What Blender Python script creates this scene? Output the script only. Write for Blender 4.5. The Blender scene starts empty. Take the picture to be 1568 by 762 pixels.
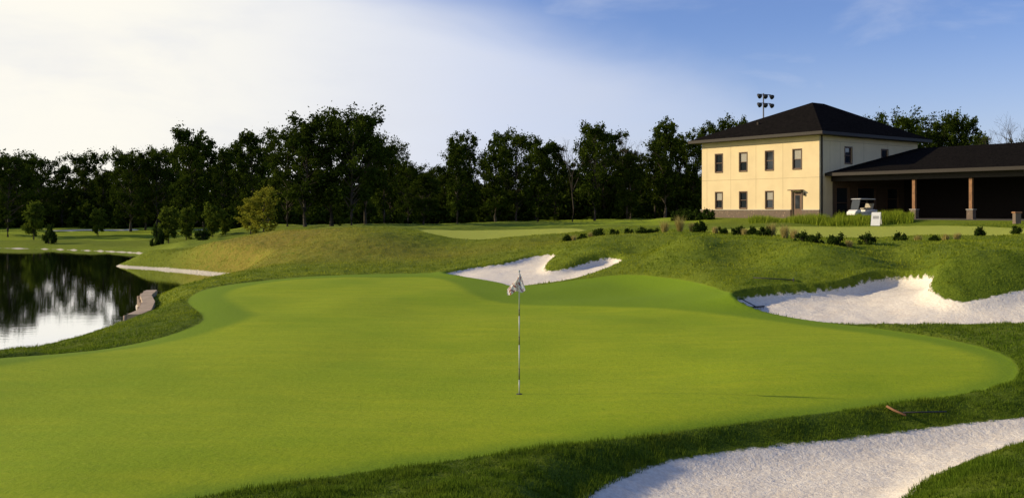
import bpy, math, numpy as np
from mathutils import Vector
rng=np.random.default_rng(7)
sc=bpy.context.scene
F=1400.0; CU=784.0; HV=320.0; CZ=3.07
def W(u,v,Y): return ((u-CU)/F*Y, Y, CZ-(v-HV)/F*Y)
def W0(u,v,z=0.0):
    Y=(CZ-z)*F/(v-HV); return ((u-CU)/F*Y, Y)
# ---------------------------------------------------------------- materials
def new_mat(name):
    m=bpy.data.materials.new(name); m.use_nodes=True
    nt=m.node_tree; nt.nodes.clear()
    out=nt.nodes.new('ShaderNodeOutputMaterial')
    return m,nt,out
def N(nt,t,**kw):
    n=nt.nodes.new(t)
    for k,v in kw.items(): setattr(n,k,v)
    return n
def setin(nt,n,i,v):
    if isinstance(v,bpy.types.NodeSocket): nt.links.new(v,n.inputs[i])
    else: n.inputs[i].default_value=v
def math_(nt,op,a,b=0.0,c=None):
    n=N(nt,'ShaderNodeMath',operation=op); setin(nt,n,0,a); setin(nt,n,1,b)
    if c is not None: setin(nt,n,2,c)
    return n.outputs[0]
def ramp(nt,val,a,b,lo=0.0,hi=1.0,smooth=True):
    n=N(nt,'ShaderNodeMapRange'); n.interpolation_type='SMOOTHSTEP' if smooth else 'LINEAR'
    setin(nt,n,0,val); setin(nt,n,1,a); setin(nt,n,2,b); setin(nt,n,3,lo); setin(nt,n,4,hi)
    return n.outputs[0]
def mix(nt,f,a,b,bt='MIX'):
    n=N(nt,'ShaderNodeMix',data_type='RGBA'); n.blend_type=bt
    setin(nt,n,0,f)
    for i,v in ((6,a),(7,b)):
        if isinstance(v,tuple): v=(v[0],v[1],v[2],1.0)
        setin(nt,n,i,v)
    return n.outputs[2]
def noise(nt,vec,scale,detail=4,rough=0.55,dist=0.0):
    n=N(nt,'ShaderNodeTexNoise'); setin(nt,n,'Vector',vec)
    n.inputs['Scale'].default_value=scale; n.inputs['Detail'].default_value=detail
    n.inputs['Roughness'].default_value=rough; n.inputs['Distortion'].default_value=dist
    return n.outputs[0]
def geo_pos(nt): return N(nt,'ShaderNodeNewGeometry').outputs['Position']
def obj_co(nt): return N(nt,'ShaderNodeTexCoord').outputs['Object']
def scaled(nt,vec,s):
    n=N(nt,'ShaderNodeVectorMath',operation='MULTIPLY'); setin(nt,n,0,vec); n.inputs[1].default_value=s
    return n.outputs[0]
def bump(nt,h,strength,dist):
    n=N(nt,'ShaderNodeBump'); n.inputs['Strength'].default_value=strength; n.inputs['Distance'].default_value=dist
    nt.links.new(h,n.inputs['Height']); return n.outputs[0]
def attr(nt,n): return N(nt,'ShaderNodeAttribute',attribute_name=n).outputs['Fac']
def principled(nt,out,col,rough=0.8,normal=None,metal=0.0,spec=0.3):
    p=N(nt,'ShaderNodeBsdfPrincipled')
    if isinstance(col,tuple): p.inputs['Base Color'].default_value=(*col[:3],1)
    else: nt.links.new(col,p.inputs['Base Color'])
    setin(nt,p,'Roughness',rough); p.inputs['Metallic'].default_value=metal
    p.inputs['Specular IOR Level'].default_value=spec
    if normal is not None: nt.links.new(normal,p.inputs['Normal'])
    nt.links.new(p.outputs[0],out.inputs[0]); return p
def simple(name,col,rough=0.7,var=0.15,scale=6.0,metal=0.0,spec=0.3,bmp=0.0):
    m,nt,out=new_mat(name); co=obj_co(nt)
    n=noise(nt,co,scale,5)
    c=mix(nt,ramp(nt,n,0.3,0.7),tuple(x*(1-var) for x in col),tuple(min(1,x*(1+var)) for x in col))
    nb=bump(nt,n,bmp,0.02) if bmp>0 else None
    principled(nt,out,c,rough,nb,metal,spec); return m
# ---------------------------------------------------------------- mesh helpers
def mk_mesh(name,verts,faces,mat=None,smooth=False):
    me=bpy.data.meshes.new(name)
    me.from_pydata([tuple(v) for v in verts],[],[tuple(f) for f in faces]); me.update()
    if mat: me.materials.append(mat)
    if smooth: me.polygons.foreach_set('use_smooth',[True]*len(me.polygons))
    return me
def link(ob,parent=None):
    sc.collection.objects.link(ob)
    if parent: ob.parent=parent
    return ob
def mk_obj(name,verts,faces,mat=None,parent=None,smooth=False,loc=(0,0,0)):
    ob=bpy.data.objects.new(name,mk_mesh(name,verts,faces,mat,smooth)); ob.location=loc
    return link(ob,parent)
def empty(name,loc=(0,0,0),rz=0.0):
    e=bpy.data.objects.new(name,None); e.location=loc; e.rotation_euler=(0,0,rz); e.empty_display_size=0.3
    return link(e)
def box(name,x0,x1,y0,y1,z0,z1,mat,parent=None,bev=0.0):
    v=[(x0,y0,z0),(x1,y0,z0),(x1,y1,z0),(x0,y1,z0),(x0,y0,z1),(x1,y0,z1),(x1,y1,z1),(x0,y1,z1)]
    f=[(3,2,1,0),(4,5,6,7),(0,1,5,4),(1,2,6,5),(2,3,7,6),(3,0,4,7)]
    ob=mk_obj(name,v,f,mat,parent)
    if bev>0:
        md=ob.modifiers.new('b','BEVEL'); md.width=bev; md.segments=2
    return ob
def tube_data(pts,rads,sides=6,cap=True):
    pts=[np.array(p,float) for p in pts]; V=[];Fc=[]
    for i,p in enumerate(pts):
        d=pts[min(i+1,len(pts)-1)]-pts[max(i-1,0)]; d/=np.linalg.norm(d)+1e-9
        a=np.cross(d,[0,0,1.0]); 
        if np.linalg.norm(a)<1e-2: a=np.cross(d,[1.0,0,0])
        a/=np.linalg.norm(a); b=np.cross(d,a)
        for k in range(sides):
            t=2*math.pi*k/sides; V.append(p+rads[i]*(math.cos(t)*a+math.sin(t)*b))
    for i in range(len(pts)-1):
        for k in range(sides):
            k2=(k+1)%sides; Fc.append((i*sides+k,i*sides+k2,(i+1)*sides+k2,(i+1)*sides+k))
    if cap:
        Fc.append(tuple(range(sides))[::-1]); Fc.append(tuple((len(pts)-1)*sides+k for k in range(sides)))
    return V,Fc
def tube(name,pts,rads,mat,parent=None,sides=10):
    if not hasattr(rads,'__len__'): rads=[rads]*len(pts)
    V,Fc=tube_data(pts,rads,sides); return mk_obj(name,V,Fc,mat,parent,smooth=True)
# ---------------------------------------------------------------- polygons (world metres)
def smooth_poly(P,n=4):
    P=np.array(P,float); m=len(P); out=[]
    for i in range(m):
        p0,p1,p2,p3=P[(i-1)%m],P[i],P[(i+1)%m],P[(i+2)%m]
        for k in range(n):
            t=k/n
            out.append(0.5*((2*p1)+(-p0+p2)*t+(2*p0-5*p1+4*p2-p3)*t*t+(-p0+3*p1-3*p2+p3)*t**3))
    return np.array(out)
def sdf(P,x,y,margin=12.0):
    d=np.full(x.shape,margin); 
    sel=(x>P[:,0].min()-margin)&(x<P[:,0].max()+margin)&(y>P[:,1].min()-margin)&(y<P[:,1].max()+margin)
    xs=x[sel]; ys=y[sel]; best=np.full(xs.shape,1e18); ins=np.zeros(xs.shape,bool)
    m=len(P)
    for i in range(m):
        ax,ay=P[i]; bx,by=P[(i+1)%m]; ex,ey=bx-ax,by-ay
        wx,wy=xs-ax,ys-ay
        t=np.clip((wx*ex+wy*ey)/(ex*ex+ey*ey+1e-12),0,1)
        dd=(wx-ex*t)**2+(wy-ey*t)**2; np.minimum(best,dd,out=best)
        c=((ay>ys)!=(by>ys))
        if ey!=0: ins^= c&(xs<(ex*(ys-ay)/ey+ax))
    r=np.sqrt(best); r[ins]*=-1; d[sel]=np.minimum(r,margin); return d
collar=smooth_poly([W0(*p) for p in [(-400,570),(-100,552),(0,543),(130,523),(230,508),(285,497),(312,487),(302,472),(288,460),(300,447),(350,436),(450,426),(560,421),(680,421),(740,430),(800,439),(880,437),(960,438),(1040,447),(1095,460),(1140,475),(1250,491),(1350,504),(1450,523),(1530,546),(1558,567),(1545,585),(1480,598),(1380,610),(1250,625),(1100,643),(950,661),(800,680),(650,702),(500,727),(380,750),(300,770),(200,800),(0,860),(-400,900)]],3)
green=smooth_poly([W0(*p) for p in [(-400,590),(-100,570),(0,560),(130,538),(230,520),(330,501),(390,483),(368,470),(345,457),(365,444),(450,432),(560,427),(660,427),(700,439),(740,456),(850,465),(980,471),(1120,484),(1250,500),(1350,514),(1430,530),(1500,550),(1520,566),(1505,580),(1450,591),(1350,603),(1230,617),(1080,635),(930,653),(780,671),(630,692),(480,716),(350,742),(260,763),(150,800),(0,840),(-400,880)]],3)
sand1=smooth_poly([W(u,v,Y)[:2] for u,v,Y in [(680,415,42),(720,424,39.8),(765,434,37.6),(785,440,36.1),(830,435,36.6),(880,427,37.3),(920,413,38.6),(952,399,40.5),(940,396,42),(905,402,41.8),(870,410,40.6),(836,414,40.6),(838,405,43.0),(850,398,45.2),(815,398,45.6),(770,403,44.3),(720,407,43.6)]],3)
sand2=smooth_poly([W(u,v,Y)[:2] for u,v,Y in [(1128,472,28.4),(1200,484,26.2),(1300,495,24.5),(1450,497,24.1),(1568,496,23.9),(1700,490,24.0),(1790,470,25.5),(1700,455,26.6),(1568,461,26.4),(1510,469,26.1),(1462,471,26.2),(1424,452,27.6),(1434,438,29.6),(1388,431,31),(1340,433,31),(1290,442,30),(1230,455,29.6),(1160,466,29.2)]],3)
S3=1.07
sand3=smooth_poly(np.array([(0.9,10.2),(1.76,11.3),(2.63,11.85),(3.75,12.3),(4.7,12.6),(5.7,12.95),(6.6,13.2),(7.6,13.4),(10.0,13.75),(13,13.3),(12.5,12.5),(9.3,12.15),(6.8,11.6),(5.5,11.0),(4.75,10.4),(4.2,9.7),(3.2,8.6),(1.6,8.2),(0.6,8.9)])*S3,3)
sand4=smooth_poly([(-66,127),(-60,125),(-55,126),(-52,129),(-57,130),(-63,129.5)],3)
sand5=smooth_poly([(-44,124),(-40,123),(-37,125),(-41,126.5)],3)
pond=smooth_poly([(-60,14),(-34,19),(-22,22.5),(-14.4,25.3),(-13.7,28.0),(-13.2,31.1),(-13.4,32.6),(-14.4,35.5),(-15.6,38.2),(-16.3,40.7),(-16.4,44.5),(-16.6,50.5),(-16.2,54.6),(-19,57.5),(-24,62),(-28.3,65.5),(-27.2,70),(-30.0,77.5),(-34,84),(-43,90.4),(-53,95),(-75,98),(-110,90),(-130,60),(-100,25)],3)
fg1=smooth_poly([W(u,v,Y)[:2] for u,v,Y in [(645,360,66),(700,355,73),(800,354,76),(880,354,76),(890,362,64),(800,367,59),(690,368,60)]],3)
fg2=smooth_poly([W(u,v,Y)[:2] for u,v,Y in [(1090,352,63),(1200,348,71),(1400,347,68),(1540,349,60),(1590,358,50),(1450,364,49),(1300,367,50),(1200,363,52),(1100,358,56)]],3)
fairway=smooth_poly([(-70,108),(-45,100),(-25,98),(-12,108),(8,118),(25,122),(30,112),(12,100),(-4,88),(16,84),(40,130),(20,145),(-30,140),(-75,135)],3)
# ---------------------------------------------------------------- terrain height
BA=math.atan2(.594,.804); BC=np.array([27.9,83.0]); PAD=2.2
cp=[(0,16,0),(-8,12,0),(-3,10,0),(3,14,0),(6,20,0),(0,25,.04),(-6,25,-.05),(-8,33,0),(0,34,0),(-3,40,.05),(9.5,18,0.05),(-12,18,-.05),(-10.7,19,-.05),(5,26,.05),(4,33,.05),(9,22,.02),
(0,10,-0.05),(3,12.8,-.12),(6,15,-.08),(9.5,16,0.0),(12,18,.15),(6.5,10.4,.30),(4,8.3,.15),(8.6,11.8,.3),(11,11,.6),(0,6,.5),(5,4,1.0),(0,0,1.4),(-6,3,.8),(10,0,1.6),(-15,8,.2),(14,20,.3),(5,12,-.12),
(-11,22,-.45),(-14,27,-.8),(-8.7,25.7,-.05),(-10.8,30.7,-.05),(-11.7,33.8,-.05),(-12.8,33,-.25),(-14.2,38,-.3),(-11.5,37,0),(-13.5,44,-.15),(-14,50,-.3),(-9.7,40.5,0),(-6.8,42.5,0.03),(-3.2,42.5,.03),
(-30,105,0.1),(-50,105,-.4),(-50,120,0.0),(-33,92,-.3),(-75,120,0),(-60,150,.4),(0,150,1),(40,150,2),(100,120,2.2),(-110,120,.2),(-200,400,1),(0,400,1.5),(200,400,2),(300,100,2),(-300,100,0),(0,1400,0),(-1400,0,0),(1400,0,0),(0,-300,2),(-10,100,1.3),(30,50,1.9),(40,40,2.0),(30,20,1.0)]
cpx=[(450,357,62),(540,348,66),(380,365,60),(300,380,60),(250,392,62),(450,385,53),(550,380,54),(450,405,47),(600,400,48),(650,380,55),(650,353,66),(750,372,56),(760,366,60),(760,355,72),(760,346,90),(600,346,90),(340,395,56),(360,412,52),(400,345,100),
(800,392,47),(870,372,50),(930,362,50),(1000,360,50),(1000,385,43),(950,410,38),(1040,380,42),(1040,360,48),(1100,362,46),(1100,400,36),(1150,385,38),(1150,430,31),(1230,400,34),(1240,380,38),(1280,388,37),(1330,386,38),(1380,378,39),(1300,418,32),(1200,445,30),(1380,420,32.5),(1450,385,36),(1450,374,42),(1568,362,46),(1490,440,27),(1500,408,30),(1568,397,30),(1568,440,27),(1660,440,27),(1440,425,30),(1340,440,30),(1300,475,27),(1568,480,25),(1450,478,25.5),
(785,430,38),(720,415,42),(900,415,39.3),(820,403,44),
(1100,357,57),(1300,365,53),(1300,350,68),(1500,363,50),(1500,350,60),(1200,348,70),(1450,344,68),(960,352,66),(960,346,80),(1050,340,90)]
cp=np.array(cp+[W(*p) for p in cpx]); 
def ker(dx,dy): return np.sqrt(dx*dx+dy*dy+1.5**2)
K=ker(cp[:,None,0]-cp[None,:,0],cp[:,None,1]-cp[None,:,1])
n_=len(cp); A=np.zeros((n_+1,n_+1)); A[:n_,:n_]=K-np.eye(n_)*0.15; A[n_,:n_]=1; A[:n_,n_]=1
wts=np.linalg.solve(A,np.append(cp[:,2],0))
def hash2(i,j,s):
    h=(i.astype(np.int64)*374761393+j.astype(np.int64)*668265263+s*1442695041)&0xffffffff
    h=((h^(h>>13))*1274126177)&0xffffffff; return ((h^(h>>16))&0xffff)/65535.0
def vnoise(x,y,s=0):
    i=np.floor(x);j=np.floor(y);fx=x-i;fy=y-j;fx=fx*fx*fx*(fx*(6*fx-15)+10);fy=fy*fy*fy*(fy*(6*fy-15)+10)
    a=hash2(i,j,s);b=hash2(i+1,j,s);c=hash2(i,j+1,s);d=hash2(i+1,j+1,s)
    return (a+(b-a)*fx)*(1-fy)+(c+(d-c)*fx)*fy-0.5
def sst(a,b,x):
    t=np.clip((x-a)/(b-a),0,1); return t*t*(3-2*t)
humps=[(915,378,43.5,.45,1.9,3.0),(1055,388,40,.65,2.3,3.0),(1500,430,28.6,.65,1.9,1.6),(985,395,41.5,-.42,1.2,3),(1150,400,36,-.52,1.5,3.5),(1260,400,35,.45,2.4,2.4),(1400,395,34.5,-.38,1.3,3),(1640,420,29,.4,2.0,2.0),(560,372,57,.45,4.5,5),(690,385,52,-.3,3,4)]
humps=[(W(u,v,Y)[0],Y,a,rx,ry) for u,v,Y,a,rx,ry in humps]
def dryness(x,y):
    return np.clip(.75*np.exp(-(((x+16)/6.0)**2+((y-60)/6.0)**2))+0.4*np.exp(-(((x+10)/14.0)**2+((y-52)/4.5)**2)),0,1)
def terrain(x,y,attrs=False):
    x=np.asarray(x,float);y=np.asarray(y,float)
    z=np.full(x.shape,wts[-1])
    for k in range(n_): z+=wts[k]*ker(x-cp[k,0],y-cp[k,1])
    dc=sdf(collar,x,y);dg=sdf(green,x,y);dp=sdf(pond,x,y)
    s1=sdf(sand1,x,y);s2=sdf(sand2,x,y);s3=sdf(sand3,x,y);s4=sdf(sand4,x,y);s5=sdf(sand5,x,y)
    f=np.minimum(sdf(fg1,x,y),sdf(fg2,x,y)); fw=sdf(fairway,x,y)
    ds=np.minimum.reduce([s1,s2,s3,s4,s5])
    k=sst(1.0,-2.0,dc); z=z*(1-k)+k*(0.5*z)+k*(0.30*vnoise(x*.14,y*.11,3)+.08*vnoise(x*.4,y*.4,6)+.008*vnoise(x*1.7,y*1.7,7))
    rough=sst(0.02,0.22,dc)*sst(0.0,.6,ds)
    rf=sst(0.0,1.5,f)
    hk=sst(.2,1.5,dc)*sst(-.3,.5,ds)
    for hx,hy,a,rx,ry in humps: z+=hk*a*np.exp(-((x-hx)/rx)**2-((y-hy)/ry)**2)
    z+=rough*(0.05+0.08*vnoise(x*1.1,y*1.1,1)+0.06*vnoise(x*3,y*3,2)+0.035*vnoise(x*7.3,y*7.3,5))*(0.3+0.7*rf)
    z+=sst(2,8,dc)*rf*0.40*vnoise(x*.23,y*.23,9)
    for s,yc,lip,dep in ((s1,40.3,.14,.08),(s2,27.6,.32,.13),(s3,30,.0,.08)):
        back=sst(-1.2,1.2,y-yc)
        z+=lip*np.exp(-np.maximum(s,0)/1.0)*(s>0)*back*sst(0,.12,s)
        z-=dep*sst(0.05,-.55,s)
    z-=.20*sst(.85,-.1,s3)*sst(-.1,.3,dc)
    z-=0.05*sst(0.02,-.3,ds)
    z+=sst(0,-.6,ds)*(0.06*vnoise(x*.9,y*.9,21)+0.03*vnoise(x*3.1,y*3.1,22)+0.014*vnoise(x*7.5,y*7.5,23))
    t=sst(-.2,2.0,dp); zb=-0.90+0.05*vnoise(x*.8,y*.8,4)
    z=np.where(dp>0,zb*(1-t)+z*t,-0.93-np.minimum(1.4,-dp*.6))
    dx=x-BC[0];dy=y-BC[1];lx=dx*math.cos(BA)+dy*math.sin(BA);ly=-dx*math.sin(BA)+dy*math.cos(BA)
    qx=np.maximum(np.maximum(-2.0-lx,lx-34),0);qy=np.maximum(np.maximum(-28-ly,ly-16),0)
    q=sst(0,5,np.hypot(qx,qy)); z=PAD*(1-q)+z*q
    if attrs:
        return z,dict(dcollar=dc,dgreen=dg,dsand=ds,dpond=dp,dfar=f,dfair=fw,dry=dryness(x,y))
    return z
def axis(segs,lo_end,hi_end,g):
    a=[segs[0][0]]
    for s,e,st in segs:
        a+=list(np.linspace(s,e,int(round((e-s)/st))+1)[1:])
    st=segs[-1][2]
    while a[-1]<hi_end: st*=g; a.append(a[-1]+st)
    st=segs[0][2]; lo=[a[0]]
    while lo[-1]>lo_end: st*=g; lo.append(lo[-1]-st)
    return np.array(lo[::-1][:-1]+a)
gx=axis([(-19,16,.13)],-1500,1500,1.035)
gy=axis([(8,32,.13),(32,60,.22)],-400,1800,1.03)
X,Y=np.meshgrid(gx,gy); xs=X.ravel();ys=Y.ravel()
zs,at=terrain(xs,ys,True)
nx,ny=len(gx),len(gy)
me=bpy.data.meshes.new('ground'); me.vertices.add(nx*ny)
me.vertices.foreach_set('co',np.stack([xs,ys,zs],1).ravel())
i,j=np.meshgrid(np.arange(nx-1),np.arange(ny-1)); b=(j*nx+i).ravel()
q=np.stack([b,b+1,b+nx+1,b+nx],1).astype(np.int32)
me.loops.add(q.size); me.loops.foreach_set('vertex_index',q.ravel())
me.polygons.add(len(q)); me.polygons.foreach_set('loop_start',np.arange(0,q.size,4,dtype=np.int32))
me.polygons.foreach_set('use_smooth',np.ones(len(q),bool)); me.update(calc_edges=True)
for k,v in at.items():
    a=me.attributes.new(k,'FLOAT','POINT'); a.data.foreach_set('value',v.astype(np.float32))
ground=link(bpy.data.objects.new('ground',me))
ZG=zs.reshape(ny,nx)
def gz(x,y):
    i=np.clip(np.searchsorted(gx,x)-1,0,nx-2); j=np.clip(np.searchsorted(gy,y)-1,0,ny-2)
    fx=(x-gx[i])/(gx[i+1]-gx[i]); fy=(y-gy[j])/(gy[j+1]-gy[j])
    return (ZG[j,i]*(1-fx)+ZG[j,i+1]*fx)*(1-fy)+(ZG[j+1,i]*(1-fx)+ZG[j+1,i+1]*fx)*fy
def Hh(x,y): return float(gz(np.array([x]),np.array([y]))[0])
m,nt,out=new_mat('turf_and_sand'); pos=geo_pos(nt)
nf=noise(nt,pos,28,4,.7); nm=noise(nt,pos,3.0,5,.6); nl=noise(nt,pos,.35,4,.6); nxf=noise(nt,pos,36,5,.85)
sy=N(nt,'ShaderNodeSeparateXYZ'); nt.links.new(pos,sy.inputs[0])
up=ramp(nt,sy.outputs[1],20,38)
rough=mix(nt,ramp(nt,nf,.3,.7),(.03,.065,.006),(.13,.19,.015))
rough=mix(nt,ramp(nt,nm,.35,.7,0,.6),rough,(.085,.13,.010))
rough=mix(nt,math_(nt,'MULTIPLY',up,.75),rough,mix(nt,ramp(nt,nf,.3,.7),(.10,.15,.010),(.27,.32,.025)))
rough=mix(nt,ramp(nt,nl,.35,.7,0,.5),rough,(.21,.25,.02))
rough=mix(nt,ramp(nt,nm,.5,.75,0,.6),rough,(.07,.12,.010))
dry=math_(nt,'MULTIPLY',attr(nt,'dry'),ramp(nt,nm,.2,.6))
rough=mix(nt,math_(nt,'MINIMUM',dry,.85),rough,(.36,.26,.05))
fr=mix(nt,ramp(nt,nf,.3,.7),(.13,.22,.010),(.21,.30,.014))
gr=mix(nt,ramp(nt,nxf,.32,.68),(.215,.30,.010),(.335,.405,.016))
gr=mix(nt,ramp(nt,noise(nt,scaled(nt,pos,(.35,1.6,1)),1.3,6,.7),.38,.68,0,.55),gr,(.36,.40,.016))
gr=mix(nt,ramp(nt,noise(nt,pos,.22,3,.5),.42,.68,0,.5),gr,(.19,.30,.010))
gr=mix(nt,ramp(nt,noise(nt,pos,6,6,.75),.48,.72,0,.45),gr,(.17,.25,.010))
gr=mix(nt,ramp(nt,noise(nt,scaled(nt,pos,(1,1,1)),16,3,.6),.60,.70,0,.35),gr,(.40,.41,.05))
wob=math_(nt,'MULTIPLY',math_(nt,'SUBTRACT',noise(nt,pos,5,4,.6),.5),.22)
wf=math_(nt,'MULTIPLY',math_(nt,'SUBTRACT',noise(nt,pos,1.2,3,.6),.5),.25)
c=mix(nt,ramp(nt,math_(nt,'ADD',attr(nt,'dcollar'),math_(nt,'MULTIPLY',wob,.4)),-.04,.04),fr,rough)
c=mix(nt,ramp(nt,math_(nt,'ADD',attr(nt,'dgreen'),wf),-.3,.3),gr,c)
c=mix(nt,ramp(nt,math_(nt,'ADD',attr(nt,'dfair'),wf),-.6,.6),(.24,.31,.02),c)
c=mix(nt,ramp(nt,math_(nt,'ADD',attr(nt,'dfar'),wf),-.25,.25),(.42,.46,.07),c)
sand=mix(nt,ramp(nt,noise(nt,pos,14,6,.7),.3,.7),(.74,.65,.52),(.90,.83,.70))
sand=mix(nt,ramp(nt,noise(nt,pos,1.1,4,.6),.45,.75,0,.5),sand,(.76,.64,.49))
sm=ramp(nt,math_(nt,'ADD',attr(nt,'dsand'),wob),-.03,.03)
c=mix(nt,sm,sand,c)
pm=ramp(nt,math_(nt,'ADD',attr(nt,'dpond'),math_(nt,'MULTIPLY',wob,.4)),.02,.14)
c=mix(nt,pm,(.60,.55,.44),c)
hf=math_(nt,'ADD',math_(nt,'MULTIPLY',nf,.6),math_(nt,'MULTIPLY',noise(nt,pos,9,3,.6),1.0))
isr=math_(nt,'MULTIPLY',ramp(nt,attr(nt,'dcollar'),-.02,.1),sm)
bs=math_(nt,'ADD',math_(nt,'ADD',.17,math_(nt,'MULTIPLY',isr,.7)),math_(nt,'MULTIPLY',math_(nt,'SUBTRACT',1.0,sm),.22))
b1=N(nt,'ShaderNodeBump'); b1.inputs['Distance'].default_value=.09
nt.links.new(hf,b1.inputs['Height']); nt.links.new(bs,b1.inputs['Strength'])
pp=principled(nt,out,c,.9,b1.outputs[0],spec=.08)
me.materials.append(m)
# ---------------------------------------------------------------- water
m,nt,out=new_mat('pond_water'); pos=geo_pos(nt)
wn=math_(nt,'ADD',noise(nt,scaled(nt,pos,(1,2.2,1)),1.6,4,.6),math_(nt,'MULTIPLY',noise(nt,scaled(nt,pos,(1,2,1)),.25,2,.5),1.5))
nb=bump(nt,wn,.03,.05)
gl=N(nt,'ShaderNodeBsdfGlossy'); gl.inputs['Roughness'].default_value=.02; nt.links.new(nb,gl.inputs['Normal']); gl.inputs[0].default_value=(.97,.97,.97,1)
df=N(nt,'ShaderNodeBsdfDiffuse'); df.inputs[0].default_value=(.03,.035,.015,1)
fr_=N(nt,'ShaderNodeFresnel'); fr_.inputs['IOR'].default_value=1.5; nt.links.new(nb,fr_.inputs['Normal'])
ms=N(nt,'ShaderNodeMixShader'); nt.links.new(math_(nt,'MINIMUM',math_(nt,'MULTIPLY',fr_.outputs[0],2.2),.97),ms.inputs[0])
nt.links.new(df.outputs[0],ms.inputs[1]);nt.links.new(gl.outputs[0],ms.inputs[2]);nt.links.new(ms.outputs[0],out.inputs[0])
mk_obj('pond_water',[(-140,8,-1),(-8,8,-1),(-8,102,-1),(-140,102,-1)],[(0,1,2,3)],m)
# ---------------------------------------------------------------- grass blades
def blades(name,x,y,h,w,mat,z=None,lean=.5):
    n=len(x)
    if z is None: z=gz(x,y)
    th=rng.uniform(0,2*math.pi,n); ph=rng.uniform(0,2*math.pi,n); l=h*rng.uniform(0.1,lean+.1,n)
    dx=np.cos(th)*w/2;dy=np.sin(th)*w/2
    V=np.empty((n,3,3)); V[:,0]=np.stack([x-dx,y-dy,z-.01],1);V[:,1]=np.stack([x+dx,y+dy,z-.01],1)
    V[:,2]=np.stack([x+np.cos(ph)*l,y+np.sin(ph)*l,z+h],1)
    me=bpy.data.meshes.new(name); me.vertices.add(3*n); me.vertices.foreach_set('co',V.ravel())
    me.loops.add(3*n); me.loops.foreach_set('vertex_index',np.arange(3*n,dtype=np.int32))
    me.polygons.add(n); me.polygons.foreach_set('loop_start',np.arange(0,3*n,3,dtype=np.int32)); me.update(calc_edges=True)
    a=me.attributes.new('rnd','FLOAT','POINT'); a.data.foreach_set('value',np.repeat(rng.random(n),3).astype(np.float32))
    me.materials.append(mat); return link(bpy.data.objects.new(name,me))
def two_sided(nt,out,col,transl):
    d=N(nt,'ShaderNodeBsdfDiffuse');t=N(nt,'ShaderNodeBsdfTranslucent');s=N(nt,'ShaderNodeMixShader')
    nt.links.new(col,d.inputs[0]);nt.links.new(col,t.inputs[0]);s.inputs[0].default_value=transl
    nt.links.new(d.outputs[0],s.inputs[1]);nt.links.new(t.outputs[0],s.inputs[2]);nt.links.new(s.outputs[0],out.inputs[0])
def leaf_mat(name,c1,c2,c3=None,transl=.3,attrn='rnd'):
    m,nt,out=new_mat(name)
    col=mix(nt,attr(nt,attrn),c1,c2)
    if c3 is not None: col=mix(nt,ramp(nt,noise(nt,geo_pos(nt),.5,4,.6),.4,.7,0,.7),col,c3)
    two_sided(nt,out,col,transl); return m
gm,nt,out=new_mat('rough_grass_blades'); pos=geo_pos(nt); sy=N(nt,'ShaderNodeSeparateXYZ'); nt.links.new(pos,sy.inputs[0])
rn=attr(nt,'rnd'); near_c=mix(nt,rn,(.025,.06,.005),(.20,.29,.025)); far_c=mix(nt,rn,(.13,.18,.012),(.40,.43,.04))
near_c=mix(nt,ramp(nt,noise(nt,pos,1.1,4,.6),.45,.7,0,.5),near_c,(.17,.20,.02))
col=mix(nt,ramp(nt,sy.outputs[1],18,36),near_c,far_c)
col=mix(nt,ramp(nt,noise(nt,pos,.6,5,.65),.42,.62,0,.7),col,(.085,.145,.012))
col=mix(nt,ramp(nt,noise(nt,pos,4,4,.7),.5,.7,0,.55),col,(.05,.10,.008))
col=mix(nt,math_(nt,'MULTIPLY',attr(nt,'dry'),.85),col,mix(nt,rn,(.34,.25,.05),(.50,.38,.10)))
two_sided(nt,out,col,.4)
def samp(n,y0,y1):
    y=rng.uniform(y0,y1,n); hw=y*.60+1.5; x=rng.uniform(-1,1,n)*hw; return x,y
PX=[];PY=[];PH=[];PW=[]
for n,y0,y1,h0,w0 in ((620000,7.5,19,.045,.011),(240000,19,34,.05,.020),(220000,34,66,.055,.04)):
    x,y=samp(n,y0,y1)
    keep=(sdf(collar,x,y)>.02)
    x,y=x[keep],y[keep]
    ds=np.minimum.reduce([sdf(s,x,y) for s in (sand1,sand2,sand3)]); dp=sdf(pond,x,y)
    ff=np.minimum(sdf(fg1,x,y),sdf(fg2,x,y))
    keep=(ds>-.03-.05*rng.random(len(x))*(vnoise(x*5,y*5,41)+.5))&(dp>.15)&(ff>.2); x,y=x[keep],y[keep]
    h=h0*rng.uniform(.4,1.35,len(x))*np.clip(1+1.0*vnoise(x*1.5,y*1.5,31)+1.3*vnoise(x*6,y*6,32),.3,2.2); w=w0*rng.uniform(.6,1.3,len(x))
    PX.append(x);PY.append(y);PH.append(h);PW.append(w)
x,y,h,w=[np.concatenate(a) for a in (PX,PY,PH,PW)]
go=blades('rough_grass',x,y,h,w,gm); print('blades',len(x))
a=go.data.attributes.new('dry','FLOAT','POINT'); a.data.foreach_set('value',np.repeat(dryness(x,y),3).astype(np.float32))
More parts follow.
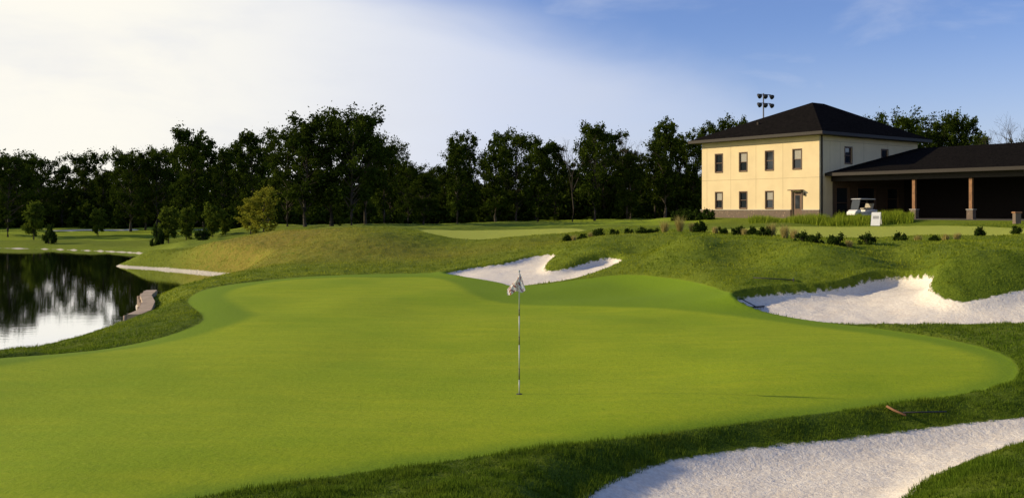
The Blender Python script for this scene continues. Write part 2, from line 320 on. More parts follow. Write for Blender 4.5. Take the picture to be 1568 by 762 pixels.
# ---------------------------------------------------------------- trees
bark=simple('bark',(.06,.048,.035),.9,.35,3.0,bmp=.6)
leafA=leaf_mat('tree_leaves',(.009,.020,.003),(.07,.10,.011),None,.22,'tone')
leafY=leaf_mat('young_leaves',(.13,.15,.012),(.36,.34,.04),None,.35,'tone')
leafS=leaf_mat('shrub_leaves',(.010,.022,.005),(.05,.08,.012),None,.2,'tone')
leafB=leaf_mat('birch_leaves',(.05,.08,.010),(.15,.19,.02),None,.3,'tone')
def build_plant(name,V,Fc,nbark,LV,tone,mats):
    V=np.array(V).reshape(-1,3); nl=len(LV)//4; nv=len(V)
    me=bpy.data.meshes.new(name)
    lf=[tuple(range(nv+4*k,nv+4*k+4)) for k in range(nl)]
    me.from_pydata([tuple(v) for v in V]+[tuple(v) for v in LV],[],list(Fc)+lf)
    me.materials.append(mats[0]); me.materials.append(mats[1])
    mi=np.zeros(len(me.polygons),np.int32); mi[len(Fc):]=1; me.polygons.foreach_set('material_index',mi)
    a=me.attributes.new('tone','FLOAT','POINT'); a.data.foreach_set('value',np.concatenate([np.zeros(nv),np.repeat(tone,4)]).astype(np.float32))
    me.update(); return me
def leaves(centers,rads,per,size,r,zf=.72):
    LV=[];T=[]
    for c,rd in zip(centers,rads):
        n=int(per*(0.6+0.8*r.random())); base=r.random()
        d=r.normal(size=(n,3)); d/=np.linalg.norm(d,axis=1)[:,None]
        rr=rd*(r.random(n)**.5)[:,None]*(1+.32*r.normal(size=(n,1)))
        p=c+d*rr*np.array([1,1,zf])
        a=r.normal(size=(n,3)); a/=np.linalg.norm(a,axis=1)[:,None]
        b=np.cross(a,r.normal(size=(n,3))); b/=np.linalg.norm(b,axis=1)[:,None]
        s=size*r.uniform(.5,1.3,(n,1)); a=a*s; b=b*s*.6
        q=np.stack([p-a,p-b*.9,p+a,p+b],1); LV.append(q.reshape(-1,3))
        T.append(np.clip(.5*base+.5*r.random(n)+.15*d[:,2],0,1))
    return np.concatenate(LV),np.concatenate(T)
def tree_mesh(name,seed,H=15.,spread=4.0,cb=.22,nl=22,per=85,size=.2,mats=None,clr=1.25):
    r=np.random.default_rng(seed); V=[];Fc=[]
    def add(p,rad,s=6):
        v,f=tube_data(p,rad,s,False); o=len(V); V.extend(v); Fc.extend([tuple(i+o for i in g) for g in f])
    tp=[np.array([0,0,-.4])]; nseg=9
    for k in range(1,nseg+1):
        tp.append(np.array([0,0,H*.93*k/nseg])+np.append(r.normal(0,.012*H*math.sqrt(k/nseg),2)*1.2,0))
    r0=H*.013; add(tp,[r0*(1.5 if k==0 else 1)*(1-.9*k/nseg)+.02 for k in range(nseg+1)],8)
    C=[tp[-1]+np.array([0,0,-.2]),tp[-2],tp[-3]];R=[clr*.5,clr*.75,clr*.8]
    def trunk(t):
        f=t/.93*nseg; k=min(int(f),nseg-1); return tp[k]+(tp[k+1]-tp[k])*(f-k)
    az=r.uniform(0,6.28)
    for k in range(nl):
        t=cb+(0.88-cb)*((k+r.random())/nl)
        az+=2.4+r.normal(0,.4)
        u=(t-cb)/(1-cb); prof=(math.sin(math.pi*min(1,(u*.8+.16)))**.8)
        L=spread*prof*r.uniform(.5,1.25)
        p0=trunk(t); up=r.uniform(.45,1.35)
        d=np.array([math.cos(az),math.sin(az),up]); d/=max(1,np.linalg.norm(d)*.85)
        p1=p0+d*L*.5+r.normal(0,.2,3); p2=p1+np.array([d[0],d[1],d[2]*.9+.05])*L*.5+r.normal(0,.35,3)
        rr=r0*(1-t)*.55+.03
        add([p0,p1,p2],[rr,rr*.6,rr*.2],5)
        C+= [p2,(p1+p2)/2]; R+= [clr*r.uniform(.45,1.0),clr*r.uniform(.5,.85)]
        if prof>.5: C.append(p1+r.normal(0,.5,3)); R.append(clr*r.uniform(.45,.85))
        for s in range(2):
            e=p1+np.array([math.cos(az+r.normal(0,1)),math.sin(az+r.normal(0,1)),r.uniform(-.2,1.1)])*L*.45
            add([p1,e],[rr*.4,rr*.12],4); C.append(e); R.append(clr*r.uniform(.3,.75))
    LV,T=leaves(C,R,per,size,r,1.0)
    return build_plant(name,V,Fc,0,LV,T,mats or (bark,leafA))
tv=[]
specs=[(1,3.0,.10,26,76,1.1),(2,4.2,.13,30,76,1.2),(3,2.5,.15,24,70,1.05),(4,4.8,.12,32,76,1.25),(5,2.9,.06,28,74,1.1),(6,3.6,.18,22,62,1.05),(7,2.1,.10,24,66,.95),(8,3.9,.08,30,82,1.2)]
for sd,sp,cb,nl,per,cl in specs: tv.append(tree_mesh('deciduous_tree_mesh_%d'%sd,sd,15,sp,cb,nl,per,.19,None,cl))
ty=[tree_mesh('young_tree_mesh_%d'%s,40+s,15,3.6,.12,16,60,.45,(bark,leafB),1.7) for s in range(2)]
tyy=tree_mesh('yellow_tree_mesh',60,15,3.8,.05,22,42,.28,(bark,leafY),1.4)
def bush_mesh(name,seed,mats,n=26,per=70,size=.16):
    r=np.random.default_rng(seed); C=[];R=[]
    for k in range(n):
        a=r.uniform(0,6.28);q=math.sqrt(r.random()); hz=r.uniform(.1,.85)*(1-.45*q*q)
        C.append(np.array([math.cos(a)*q*.75,math.sin(a)*q*.75,hz])); R.append(r.uniform(.2,.34))
    LV,T=leaves(C,R,per,size,r); V,Fc=[],[]
    for k in range(5):
        a=k*1.25; v,f=tube_data([(0,0,-.1),(math.cos(a)*.4,math.sin(a)*.4,.6)],[.035,.01],4,False); o=len(V); V.extend(v);Fc.extend([tuple(i+o for i in g) for g in f])
    return build_plant(name,V,Fc,0,LV,T,mats)
bsh=[bush_mesh('understory_mesh_%d'%s,80+s,(bark,leafA),26,70,.08) for s in range(3)]
shr=[bush_mesh('shrub_mesh_%d'%s,90+s,(bark,leafS),20,70,.10) for s in range(3)]
def inst(name,me,x,y,z,sx,sy,sz,rz,parent=None):
    o=bpy.data.objects.new(name,me); o.location=(x,y,z); o.scale=(sx,sy,sz); o.rotation_euler=(0,0,rz); return link(o,parent)
def put_tree(name,u,vtop,Yd,me,wid=1.0,parent=None):
    x=(u-CU)/F*Yd; z=Hh(x,Yd); top=CZ-(vtop-HV)/F*Yd; s=(top-z)/14.9
    sw=s**.6*wid
    return inst(name,me,x,Yd,z-.1,sw,sw,s,rng.uniform(0,6.28),parent)
line=empty('distant_tree_line',(0,150,1))
def child(o): 
    o.location=Vector(o.location)-Vector((0,150,1)); return o
prof=[(-330,225),(-290,215),(-250,230),(-210,220),(-170,228),(-130,222),(-95,235),(-60,230),(-30,232),(0,234),(32,235),(62,240),(95,250),(130,232),(158,252),(190,228),(222,240),(243,226),(268,222),(340,225),(362,215),(412,220),(598,222),(625,250),(655,262),(682,250),(700,206),(716,203),(742,240),(768,200),(790,202),(820,212),(850,212),(872,248),(902,190),(925,194),(942,214),(962,225),(982,228),(1003,206),(1020,183),(1042,196),(1062,200),(1085,190),(1110,180),(1136,182),(1160,205),(1200,200),(1240,200),(1290,190),(1330,200),(1370,176),(1392,178),(1418,196),(1440,182),(1462,172),(1480,180),(1500,205),(1580,212),(1620,195),(1660,190),(1700,200),(1750,190),(1800,195),(1860,200)]
for k,(u,v) in enumerate(prof):
    Yd=rng.uniform(125,150); 
    if u>1080: Yd=rng.uniform(135,155)
    child(put_tree('tree',u,v,Yd,tv[rng.integers(8)],.82,line))
for k in range(130):
    u=-380+2280*(k+rng.random())/130; v=rng.uniform(248,290); 
    child(put_tree('tree_back',u,v,rng.uniform(155,190),tv[rng.integers(8)],1.15,line))
for k in range(280):
    Yd=rng.uniform(128,165); u=-380+1630*(k+rng.random())/280; x=(u-CU)/F*Yd; s=rng.uniform(2.0,4.0) if k%2 else rng.uniform(4.0,6.0)
    if k%2==0: Yd=rng.uniform(158,172); x=(u-CU)/F*Yd
    child(inst('undergrowth',bsh[rng.integers(3)],x,Yd,Hh(x,Yd)-.3,s*1.2,s*1.2,s*rng.uniform(.9,1.5),rng.uniform(0,6.28),line))
near=[(12,238,108,3,.95),(-25,232,112,1,1.0),(292,190,104,4,.9),(312,198,112,6,.9),(386,195,110,0,.85),(440,200,96,3,.9),(468,184,92,7,.95),(508,174,95,1,1.05),(538,171,92,3,.9),(560,184,99,7,.8),(588,206,104,6,.8),(648,266,108,7,.9),(910,188,118,5,.85),(1018,188,120,2,.9),(200,232,120,1,.9),(240,230,122,5,.9),(700,210,118,6,.95),(824,218,120,4,.95),(760,222,121,2,1.0),(960,230,119,0,.9)]
for u,v,Yd,k,wd in near: put_tree('deciduous_tree',u,v,Yd,tv[k],wd)
for u,v,Yd in [(258,318,88),(285,316,94),(326,312,90),(52,310,104),(345,325,92),(150,320,112),(520,318,95),(615,325,100)]: put_tree('young_tree',u,v,Yd,ty[rng.integers(2)],.62)
put_tree('yellow_leaved_tree',404,286,84,tyy,.9); put_tree('yellow_leaved_tree',384,302,86,tyy,.7)
for u,v,Yd in [(75,340,96),(240,338,86),(311,345,80)]:
    x,y,z=W(u,v,Yd); zg=Hh(x,y); inst('juniper_shrub',shr[rng.integers(3)],x,y,zg-.05,.75,.75,(z-zg)*1.0,rng.uniform(0,6))
def bare_tree(seed):
    r=np.random.default_rng(seed); V=[];Fc=[]
    def rec(p,d,L,rad,dep):
        q=p+d*L; v,f=tube_data([p,(p+q)/2+r.normal(0,.03*L,3),q],[rad,rad*.8,rad*.6],5,False); o=len(V);V.extend(v);Fc.extend([tuple(i+o for i in g) for g in f])
        if dep==0: return
        for k in range(3):
            nd=d+r.normal(0,.42,3); nd[2]=abs(nd[2])*.9+.15; nd/=np.linalg.norm(nd); rec(q,nd,L*r.uniform(.55,.8),rad*.55,dep-1)
    rec(np.array([0,0,-.3]),np.array([0,0,1.]),5.2,.2,5)
    return mk_mesh('bare_tree_mesh',V,Fc,bark)
bt=[bare_tree(3),bare_tree(5)]
for u,vt,Yd,k in [(1522,192,130,0),(1556,176,135,1),(876,205,122,0),(965,205,122,1)]:
    x=(u-CU)/F*Yd; z=Hh(x,Yd); s=(CZ-(vt-HV)/F*Yd-z)/15.; inst('bare_tree',bt[k],x,Yd,z,s*.8,s*.8,s,k*2.)
# ---------------------------------------------------------------- shrubs on the crest
plants=[(868,360,50),(892,357,52),(917,360,51),(940,356,53),(962,356,52),(985,356,51),(1003,354,53),(1072,360,48),(1105,360,47),(1132,361,48),(1152,366,45),(1170,369,44),(1230,382,39),(1250,386,38.5),(1283,388,38),(1328,384,39),(1378,374,41.5),(1500,363,47),(1556,360,48),(1430,372,43)]
for u,v,Yd in plants:
    x,y=(u-CU)/F*Yd,Yd; s=rng.uniform(.34,.48)*(.75 if u<900 or u in(1430,) else 1.0); inst('shrub',shr[rng.integers(3)],x,y,Hh(x,y)-.03,s,s,s*rng.uniform(1.2,1.5),rng.uniform(0,6))
og=leaf_mat('ornamental_grass_leaves',(.22,.20,.04),(.58,.46,.18),None,.35)
og2=leaf_mat('green_grass_leaves',(.13,.20,.015),(.36,.42,.04),None,.35)
for u,Yd,h in [(905,52,.4),(1018,50,.85),(1041,49,.95),(1060,49,.6),(1182,44,.7),(1202,42,.7),(1405,42,.4),(1466,44,.4),(1448,44,.35),(1140,46,.4),(1216,41,.45),(878,51,.35),(1095,47,.4),(1300,38.5,.3)]:
    x0=(u-CU)/F*Yd; n=200; a=rng.uniform(0,6.28,n); q=rng.random(n)*.13
    blades('ornamental_grass',x0+np.cos(a)*q,Yd+np.sin(a)*q,h*rng.uniform(.6,1.1,n),np.full(n,.03),og,lean=.4)
n=16000; tt=rng.random(n); u=1148+tt*250; Yd=79-tt*6.5+rng.normal(0,.7,n)
blades('ornamental_grass_bed',(u-CU)/F*Yd,Yd,rng.uniform(.3,.8,n)*(1+.8*vnoise(u*.08,Yd*.8,3)),np.full(n,.05),og2,lean=.4)
for k,u in enumerate([1038,1053,1068,1084]):
    Yd=91-k*.8; x=(u-CU)/F*Yd; inst('rounded_shrub',shr[k%3],x,Yd,Hh(x,Yd)-.05,.8,.8,1.15,k)
# ---------------------------------------------------------------- club house
stucco=simple('stucco_panel',(.72,.575,.34),.85,.05,.7,bmp=.03)
joint=simple('panel_joint',(.42,.33,.20),.9,.1)
trim=simple('bronze_trim',(.13,.075,.045),.5,.15)
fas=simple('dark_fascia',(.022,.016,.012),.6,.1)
glass,nt,out=new_mat('window_glass'); principled(nt,out,(.02,.025,.03),.05,spec=.8)
blind=simple('window_blind',(.35,.33,.28),.8,.1)
m_roof,nt,out=new_mat('asphalt_shingles'); co=obj_co(nt)
br=N(nt,'ShaderNodeTexBrick'); nt.links.new(scaled(nt,co,(1,1,2.2)),br.inputs['Vector'])
br.inputs['Scale'].default_value=2.2; br.inputs['Color1'].default_value=(.008,.0072,.007,1); br.inputs['Color2'].default_value=(.019,.0165,.015,1); br.inputs['Mortar'].default_value=(.004,.004,.004,1)
rc=mix(nt,ramp(nt,noise(nt,co,1.5,5,.7),.35,.7,0,.5),br.outputs[0],(.015,.0135,.012)); principled(nt,out,rc,1.0,bump(nt,noise(nt,co,12,3),.4,.03),spec=.0)
m_stone,nt,out=new_mat('field_stone'); co=obj_co(nt)
vo=N(nt,'ShaderNodeTexVoronoi'); vo.inputs['Scale'].default_value=4.0; nt.links.new(co,vo.inputs['Vector'])
cc=mix(nt,ramp(nt,noise(nt,co,3,3),.3,.7),(.22,.14,.09),(.40,.29,.20)); cc=mix(nt,ramp(nt,vo.outputs['Distance'],.0,.35),cc,(.16,.12,.09))
principled(nt,out,cc,.9,bump(nt,vo.outputs['Distance'],.6,.04))
wood=simple('stained_timber',(.26,.13,.06),.7,.25,4,bmp=.2)
soff=simple('soffit',(.05,.04,.03),.8,.1); concrete=simple('concrete',(.34,.32,.29),.9,.1); pave=simple('pavement',(.07,.065,.06),.9,.15)
dark=simple('dark_wall',(.025,.018,.014),.8,.2); brownw=simple('porch_shade_brown',(.10,.065,.04),.85,.2)  # brown on the lower south wall paints in the porch shade
bld=empty('club_house',(BC[0],BC[1],PAD),BA)
def wall(name,axis_,pos_,a0,a1,z0,z1,ops,mat,sgn=-1,rev=.16):
    A=sorted({a0,a1}|{o[0] for o in ops}|{o[1] for o in ops}); Z=sorted({z0,z1}|{o[2] for o in ops}|{o[3] for o in ops})
    V=[];Fc=[]
    def P(a,z,d=0): 
        return (pos_-sgn*d,a,z) if axis_=='x' else (a,pos_-sgn*d,z)
    def quad(*p): o=len(V);V.extend(p);Fc.append((o,o+1,o+2,o+3))
    for i in range(len(A)-1):
        for j in range(len(Z)-1):
            ca=(A[i]+A[i+1])/2;cz=(Z[j]+Z[j+1])/2
            if any(o[0]<ca<o[1] and o[2]<cz<o[3] for o in ops): continue
            quad(P(A[i],Z[j]),P(A[i+1],Z[j]),P(A[i+1],Z[j+1]),P(A[i],Z[j+1]))
    for o in ops:
        quad(P(o[0],o[2]),P(o[0],o[3]),P(o[0],o[3],rev),P(o[0],o[2],rev));quad(P(o[1],o[2]),P(o[1],o[3]),P(o[1],o[3],rev),P(o[1],o[2],rev))
        quad(P(o[0],o[2]),P(o[1],o[2]),P(o[1],o[2],rev),P(o[0],o[2],rev));quad(P(o[0],o[3]),P(o[1],o[3]),P(o[1],o[3],rev),P(o[0],o[3],rev))
    return mk_obj(name,V,Fc,mat,bld)
def bx(name,axis_,pos_,a0,a1,z0,z1,d0,d1,mat):
    lo,hi=pos_+min(d0,d1),pos_+max(d0,d1)
    return box(name,lo,hi,a0,a1,z0,z1,mat,bld) if axis_=='x' else box(name,a0,a1,lo,hi,z0,z1,mat,bld)
def window(axis_,pos_,o,mull=True,bl=False):
    a0,a1,z0,z1=o
    bx('window_glass',axis_,pos_,a0+.002,a1-.002,z0+.002,z1-.002,.13,.15,glass)
    if bl: bx('window_blind',axis_,pos_,a0+.08,a1-.08,z0+(z1-z0)*.5,z1-.08,.10,.125,blind)
    w=.07
    bx('window_frame',axis_,pos_,a0+.001,a0+w,z0+.001,z1-.001,.05,.128,trim);bx('window_frame',axis_,pos_,a1-w,a1-.001,z0+.001,z1-.001,.05,.128,trim)
    bx('window_frame',axis_,pos_,a0+w,a1-w,z0+.001,z0+w,.05,.127,trim);bx('window_frame',axis_,pos_,a0+w,a1-w,z1-w,z1-.001,.05,.127,trim)
    if mull: bx('window_rail',axis_,pos_,a0+w,a1-w,(z0+z1)/2-.03,(z0+z1)/2+.03,.06,.126,trim)
    bx('window_trim',axis_,pos_,a0-.07,a0,z0-.07,z1+.07,-.04,.004,trim);bx('window_trim',axis_,pos_,a1,a1+.07,z0-.07,z1+.07,-.04,.004,trim)
    bx('window_trim',axis_,pos_,a0,a1,z1,z1+.07,-.038,.004,trim);bx('window_sill',axis_,pos_,a0,a1,z0-.07,z0,-.07,.004,trim)
WH=7.75; ST=.75
LY=[2.39,5.53,8.67,11.75]
ops=[(y-.45,y+.45,4.6,6.4) for y in LY]+[(y-.43,y+.43,.95,2.55) for y in LY[1:]]+[(1.9,2.9,.02,2.45)]
ops=[tuple(round(v,4) for v in o) for o in ops]
wall('west_wall','x',0,0,14,0,WH,ops,stucco)
for k,o in enumerate(ops[:7]): window('x',0,o,True,k%2==0)
o=ops[7]; bx('door','x',0,o[0]+.06,o[1]-.06,.05,o[3]-.06,.08,.13,trim); bx('door_glass','x',0,o[0]+.25,o[1]-.25,.9,o[3]-.3,.07,.079,glass)
bx('door_trim','x',0,o[0]-.12,o[0],0,o[3]+.12,-.05,.004,trim);bx('door_trim','x',0,o[1],o[1]+.12,0,o[3]+.12,-.05,.004,trim);bx('door_canopy','x',0,o[0]-.2,o[1]+.2,o[3]+.13,o[3]+.22,-.5,-.001,trim)
opu=[(3.95,5.05,5.15,6.65),(10,11.1,5.15,6.65)]; opl=[(2.6,4.6,.02,2.9),(6.0,9.0,.02,2.9),(11,13,.8,2.9)]
wall('south_wall_upper','y',0,0,16.5,3.9,WH,opu,stucco)
wall('south_wall_corner','y',0,0,2.0,0,3.9,[],stucco)
wall('south_wall_lower','y',0,2.0,16.5,0,3.9,opl,brownw)
for o in opu+opl: window('y',0,o,True)
mk_obj('rear_walls',[(16.5,0,0),(16.5,14,0),(0,14,0),(16.5,0,WH),(16.5,14,WH),(0,14,WH)],[(0,1,4,3),(1,2,5,4)],stucco,bld)
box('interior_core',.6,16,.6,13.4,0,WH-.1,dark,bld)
for a0,a1 in ((-.08,1.77),(3.03,14.08)): bx('stone_base','x',0,a0,a1,-.4,ST,-.14,-.002,m_stone); bx('stone_cap','x',0,a0,a1,ST,ST+.07,-.18,-.002,concrete)
for z in (3.75,7.1): bx('panel_joint','x',0,.02,13.98,z,z+.035,-.004,.002,joint)
bx('panel_joint','y',0,.02,16.48,7.1,7.135,-.004,.002,joint); bx('panel_joint','y',0,.02,1.98,3.75,3.785,-.004,.002,joint)
for y in (3.96,7.1,10.2,13.3): bx('panel_joint','x',0,y,y+.03,.9,3.74,-.0035,.002,joint); bx('panel_joint','x',0,y,y+.03,3.79,7.09,-.0035,.002,joint)
for y in (1.6,3.2,7,11): bx('panel_joint','y',0,y,y+.03,3.91,7.09,-.0035,.002,joint)
bx('downspout','y',0,.25,.35,0,WH-.1,-.12,-.01,fas)
bx('wall_light','x',0,1.5,1.62,2.1,2.4,-.15,-.001,fas)
def hip(name,x0,x1,y0,y1,ze,ra,rb,zr,th=.28,mat=m_roof):
    v=[(x0,y0,ze-th),(x1,y0,ze-th),(x1,y1,ze-th),(x0,y1,ze-th),(x0,y0,ze),(x1,y0,ze),(x1,y1,ze),(x0,y1,ze),(ra[0],ra[1],zr),(rb[0],rb[1],zr)]
    if abs(ra[1]-rb[1])<.01: f=[(4,5,9,8),(5,6,9),(6,7,8,9),(7,4,8)]
    else: f=[(4,5,8),(5,6,9,8),(6,7,9),(7,4,8,9)]
    mk_obj(name,v,f,mat,bld)
    mk_obj(name+'_fascia',v[:8],[(0,1,5,4),(1,2,6,5),(2,3,7,6),(3,0,4,7)],fas,bld); mk_obj(name+'_soffit',v[:4],[(3,2,1,0)],soff,bld)
hip('main_roof',-1.0,17.5,-1.0,15.0,WH+.12,(8.8,7),(10.8,7),11.8)
hip('porte_cochere_roof',.8,31.2,-26,-.02,4.15,(16,-13),(16,-.3),7.0)
box('roof_vent',2.6,2.8,8.9,9.1,8.7,9.6,dark,bld)
for y in (-7.95,-12.8,-17.9,-24.6):
    for x in (2.0,): 
        box('stone_pier',x-.26,x+.26,y-.26,y+.26,-.1,.8,m_stone,bld,.02); box('pier_cap',x-.3,x+.3,y-.3,y+.3,.8,.88,concrete,bld,.01)
        box('timber_post',x-.13,x+.13,y-.13,y+.13,.88,3.4,wood,bld,.01)
box('porch_beam',1.75,2.25,-25,-.05,3.4,3.868,fas,bld)
box('dark_porch_back',14,31,-25,-.03,0,3.86,dark,bld)  # dark box added to make the space under the porch roof dark
box('terrace',-.2,18,-25.5,-.2,-.3,.05,pave,bld)
for y in (-15.2,-16.6): 
    box('hanging_lantern',6-.1,6+.1,y-.1,y+.1,2.7,3.0,fas,bld,.02); tube('lantern_rod',[(6,y,3.0),(6,y,3.86)],.015,fas,bld,6)
# ---------------------------------------------------------------- floodlight mast
steel=simple('galvanised_steel',(.18,.18,.18),.5,.1,metal=.3); blk=simple('black_metal',(.03,.03,.03),.5,.1)
u,Yd=1169,125; x=(u-CU)/F*Yd; zg=Hh(x,Yd); mast=empty('floodlight_mast',(x,Yd,zg),math.radians(25)); top=CZ+177*Yd/F-zg
tube('pole',[(0,0,0),(0,0,top)],[.2,.08],steel,mast)
for z in (top-.15,top-1.35):
    tube('crossarm',[(-1.0,0,z),(1.3,0,z)],.05,blk,mast)
    for xx in (-.95,.05,1.15): 
        tube('lamp_bracket',[(xx,0,z),(xx,-.15,z-.2)],.04,blk,mast,6)
        tube('lamp_head',[(xx,.1,z-.12),(xx,-.2,z-.25),(xx,-.45,z-.38)],[.10,.24,.34],blk,mast,12)
# ---------------------------------------------------------------- golf cart
white=simple('white_paint',(.72,.72,.70),.35,.04,spec=.5); rub=simple('rubber',(.02,.02,.02),.8,.1); seatm=simple('seat_vinyl',(.35,.31,.24),.6,.1)
cx,cy=W(1320,320,80.5)[:2]; cart=empty('golf_cart',(cx,cy,Hh(cx,cy)+.02),math.radians(200))
def prism(name,prof_,y0,y1,mat,parent,bev=.03):
    n=len(prof_); V=[(p[0],y0,p[1]) for p in prof_]+[(p[0],y1,p[1]) for p in prof_]
    Fc=[tuple(range(n))[::-1],tuple(range(n,2*n))]+[(i,(i+1)%n,n+(i+1)%n,n+i) for i in range(n)]
    ob=mk_obj(name,V,Fc,mat,parent); 
    md=ob.modifiers.new('b','BEVEL'); md.width=bev; md.segments=2; return ob
prism('body',[(-1.15,.3),(-1.2,.75),(-.95,.82),(-.35,.8),(-.2,.35),(.45,.33),(.6,.8),(.95,.78),(1.2,.6),(1.22,.32)],-.55,.55,white,cart)
prism('seat',[(-.75,.82),(-.2,.82),(-.2,.95),(-.72,.98),(-.82,1.35),(-.92,1.35)],-.5,.5,seatm,cart)
prism('roof',[(-1.05,1.68),(-.9,1.75),(.6,1.77),(.75,1.70)],-.6,.6,white,cart)
for sx in((-1.0,-.98),(.85,.6)):
    for y in(-.5,.5): tube('roof_post',[(sx[0],y,.75),(sx[1],y,1.7)],.02,blk,cart,6)
for xx in(-.8,.85):
    for y in(-.58,.58): tube('wheel',[(xx,y-.09,.23),(xx,y+.09,.23)],.23,rub,cart,18)
tube('steering_column',[(.55,-.25,.7),(.2,-.25,1.0)],.02,blk,cart,6); 
mk_obj('windshield',[(.82,-.48,.82),(.82,.48,.82),(.62,.48,1.68),(.62,-.48,1.68)],[(0,1,2,3)],glass,cart)
# A-frame sign
ax_,ay_,_=W(1342,340,72); sg=empty('a_frame_sign',(ax_,ay_,Hh(ax_,ay_)),math.radians(-35))
for s in(-1,1):
    V=[(-.34,s*.36,0),(.34,s*.36,0),(.34,s*.03,1.05),(-.34,s*.03,1.05)]; V+= [(a,b+s*.03,c) for a,b,c in V]
    mk_obj('panel',V,[(0,1,2,3),(7,6,5,4),(0,4,5,1),(1,5,6,2),(2,6,7,3),(3,7,4,0)],white,sg)
for z in(.55,.68): mk_obj('lettering',[(-.22,-.395+z*.3143,z),(.22,-.395+z*.3143,z),(.22,-.395+(z+.06)*.3143,z+.06),(-.22,-.395+(z+.06)*.3143,z+.06)],[(0,1,2,3)],blk,sg)
px_,py_,_=W(1557,338,64); pd=empty('stone_pedestal',(px_,py_,Hh(px_,py_)))
box('base',-.2,.2,-.2,.2,0,.75,m_stone,pd,.02); box('cap',-.25,.25,-.25,.25,.75,.85,wood,pd,.02)
# timber bulkhead on pond
bh=empty('timber_bulkhead',(0,0,0)); tim=simple('weathered_timber',(.42,.32,.22),.85,.2,3)
bp=[(-13.15,31.2),(-13.35,32.6),(-14.35,35.5),(-15.55,38.2),(-16.25,40.6)]
bps=[]
for k in range(17):
    t=k/16*(len(bp)-1); i=min(int(t),len(bp)-2); f=t-i; bps.append((bp[i][0]*(1-f)+bp[i+1][0]*f,bp[i][1]*(1-f)+bp[i+1][1]*f))
V=[];Fc=[]
for k,(x,y) in enumerate(bps):
    V+=[(x,y,-1.3),(x+.45,y+.1,-1.3),(x+.45,y+.1,-.52),(x,y,-.52)]
    if k: 
        a=4*(k-1);b_=4*k
        for i in range(4): Fc.append((a+i,a+(i+1)%4,b_+(i+1)%4,b_+i))
Fc+=[(3,2,1,0),tuple(4*(len(bps)-1)+i for i in range(4))]
mk_obj('bulkhead_wall',V,Fc,tim,bh)
for k in range(0,17,2): tube('pile',[(bps[k][0]-.06,bps[k][1],-1.6),(bps[k][0]-.06,bps[k][1],-.56)],.055,tim,bh,8)
# ---------------------------------------------------------------- flagstick
fx,fy=W0(795,592); fz=Hh(fx,fy); fl=empty('golf_flagstick',(fx,fy,fz))
pole=simple('pole_white',(.55,.55,.52),.35,.05,spec=.5); pdark=simple('pole_dark',(.12,.11,.09),.5,.1)
segs=[(0,.25,pole),(.25,.45,pdark),(.45,.85,pole),(.85,1.0,pdark),(1.0,1.35,pole),(1.35,1.47,pdark),(1.47,2.11,pole)]
for z0,z1,mm in segs: tube('stick',[(0,0,z0),(0,0,z1)],.0105,mm,fl,10)
tube('finial',[(0,0,2.11),(0,0,2.125),(0,0,2.14)],[.018,.02,.01],pole,fl,10)
tube('cup',[(0,0,-.1),(0,0,.006)],.054,simple('cup_liner',(.03,.03,.03),.7,.1),fl,20)
m_flag,nt,out=new_mat('flag_cloth'); co=obj_co(nt)
nn=noise(nt,scaled(nt,co,(9,9,7)),1.8,3,.6,1.2)
cc=mix(nt,ramp(nt,nn,.52,.56),(.82,.80,.76),(.35,.10,.08)); 
two_sided(nt,out,cc,.35)
V=[];Fc=[];nu,nv=28,20
for j in range(nv+1):
    t=j/nv
    for i in range(nu+1):
        s_=i/nu
        wdt=.03+.20*min(1,t*1.5)**.8
        x=.02-s_*wdt+ .09*t*(1-s_); yy=.035*math.sin(s_*13+t*1.5)*min(1,.3+t); z=2.09-.30*t-.09*s_*(1-.2*t)-.02*math.sin(s_*9)
        V.append((x,yy-.01,z))
for j in range(nv):
    for i in range(nu):
        a=j*(nu+1)+i; Fc.append((a,a+1,a+nu+2,a+nu+1))
mk_obj('flag',V,Fc,m_flag,fl,smooth=True)
# ---------------------------------------------------------------- rakes
def rake(x,y,ang,ln=1.6,lift=.25):
    e=empty('bunker_rake',(x,y,Hh(x,y)+.04),ang)
    tube('handle',[(0,0,.03),(ln*.5,0,.03+lift*.55),(ln,0,.03+lift)],.016,blk,e,8)
    tube('head',[(0,-.28,.05),(0,.28,.05)],.025,blk,e,8)
    for k in range(9): tube('tine',[(0,-.26+k*.065,.05),(.01,-.26+k*.065,-.04)],.008,blk,e,5)
x,y,_=W(1160,469,28.2); rake(x,y,math.radians(120),1.1,.3)
x,y,_=W(1215,446,30.5); rake(x,y,math.radians(165),1.3,.05)
x,y=6.0,14.15; e=empty('bunker_rake',(x,y,Hh(x,y)+.06),math.radians(125))
tube('handle',[(-.1,0,.02),(.1,0,.06),(.22,0,.10)],.02,wood,e,8); 
tube('head',[(.0,-.1,.03),(-.35,-.7,.03)],.012,blk,e,8)
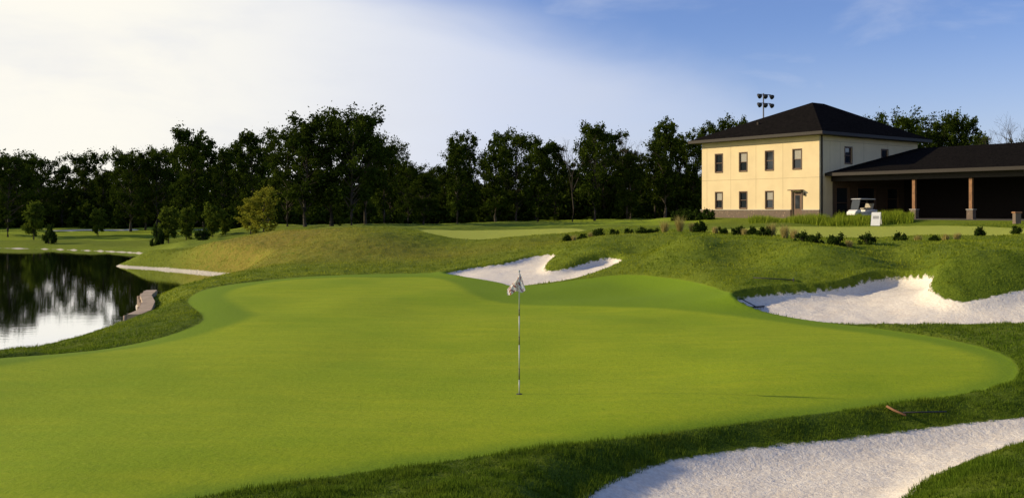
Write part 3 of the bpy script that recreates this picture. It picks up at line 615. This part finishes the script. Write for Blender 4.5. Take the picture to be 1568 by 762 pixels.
# ---------------------------------------------------------------- light
EL=math.radians(21); saz=(-.985,.14)
sv=Vector((saz[0]*math.cos(EL),saz[1]*math.cos(EL),math.sin(EL)))
L=bpy.data.lights.new('sun','SUN'); L.energy=5.0; L.angle=math.radians(.6); L.color=(1,.83,.55)
lo=bpy.data.objects.new('sun',L); lo.rotation_euler=sv.to_track_quat('Z','Y').to_euler(); lo.location=(-30,0,40); link(lo)
w=bpy.data.worlds.new('World'); sc.world=w; w.use_nodes=True; nt=w.node_tree; nt.nodes.clear()
out=N(nt,'ShaderNodeOutputWorld'); bg=N(nt,'ShaderNodeBackground'); nt.links.new(bg.outputs[0],out.inputs[0])
sky=N(nt,'ShaderNodeTexSky'); sky.sky_type='NISHITA'; sky.sun_disc=False; sky.sun_elevation=EL; sky.sun_rotation=math.atan2(saz[0],saz[1])%(2*math.pi)
sky.air_density=1.0; sky.dust_density=.4; sky.ozone_density=3.0
tc=N(nt,'ShaderNodeTexCoord').outputs['Generated']; sx=N(nt,'ShaderNodeSeparateXYZ'); nt.links.new(tc,sx.inputs[0])
cn=noise(nt,scaled(nt,tc,(1.2,1.2,3.2)),1.8,5,.5,.4); cn2=noise(nt,scaled(nt,tc,(1,1,3)),5,6,.55,.3)
mm=math_(nt,'ADD',sx.outputs[2],math_(nt,'MULTIPLY',sx.outputs[0],.32)); mm=math_(nt,'SUBTRACT',mm,.205)
mm=math_(nt,'ADD',mm,math_(nt,'MULTIPLY',math_(nt,'SUBTRACT',cn,.5),.20))
mk=ramp(nt,mm,.05,-.06)
fall=ramp(nt,sx.outputs[0],-.12,.48,1.0,.25)
mk=math_(nt,'MULTIPLY',mk,fall)
warm=ramp(nt,sx.outputs[0],.05,-.42)
cloudc=mix(nt,warm,(6.6,7.2,8.8),(10.0,9.7,8.8))
cloudc=mix(nt,ramp(nt,cn2,.35,.7,0,.45),cloudc,(7.1,7.4,8.3))
wisps=math_(nt,'MULTIPLY',ramp(nt,cn2,.50,.76),.32)
mk=math_(nt,'MAXIMUM',mk,wisps)
haze=math_(nt,'MULTIPLY',ramp(nt,sx.outputs[2],.20,.02),.4); mk=math_(nt,'MAXIMUM',mk,haze)
skyc=mix(nt,1.0,sky.outputs[0],(1.1,1.12,1.52),'MULTIPLY')
fin=mix(nt,mk,skyc,cloudc); nt.links.new(fin,bg.inputs[0]); bg.inputs[1].default_value=.10
# ---------------------------------------------------------------- camera
cam=bpy.data.cameras.new('camera'); cam.sensor_width=36; cam.lens=36*F/1568; cam.shift_y=-61/1568; cam.clip_end=5000; cam.clip_start=.1
co_=bpy.data.objects.new('camera',cam); co_.location=(0,0,CZ); co_.rotation_euler=(math.radians(90),0,0); link(co_); sc.camera=co_
sc.view_settings.view_transform='Standard'; sc.view_settings.look='None'; sc.view_settings.exposure=0
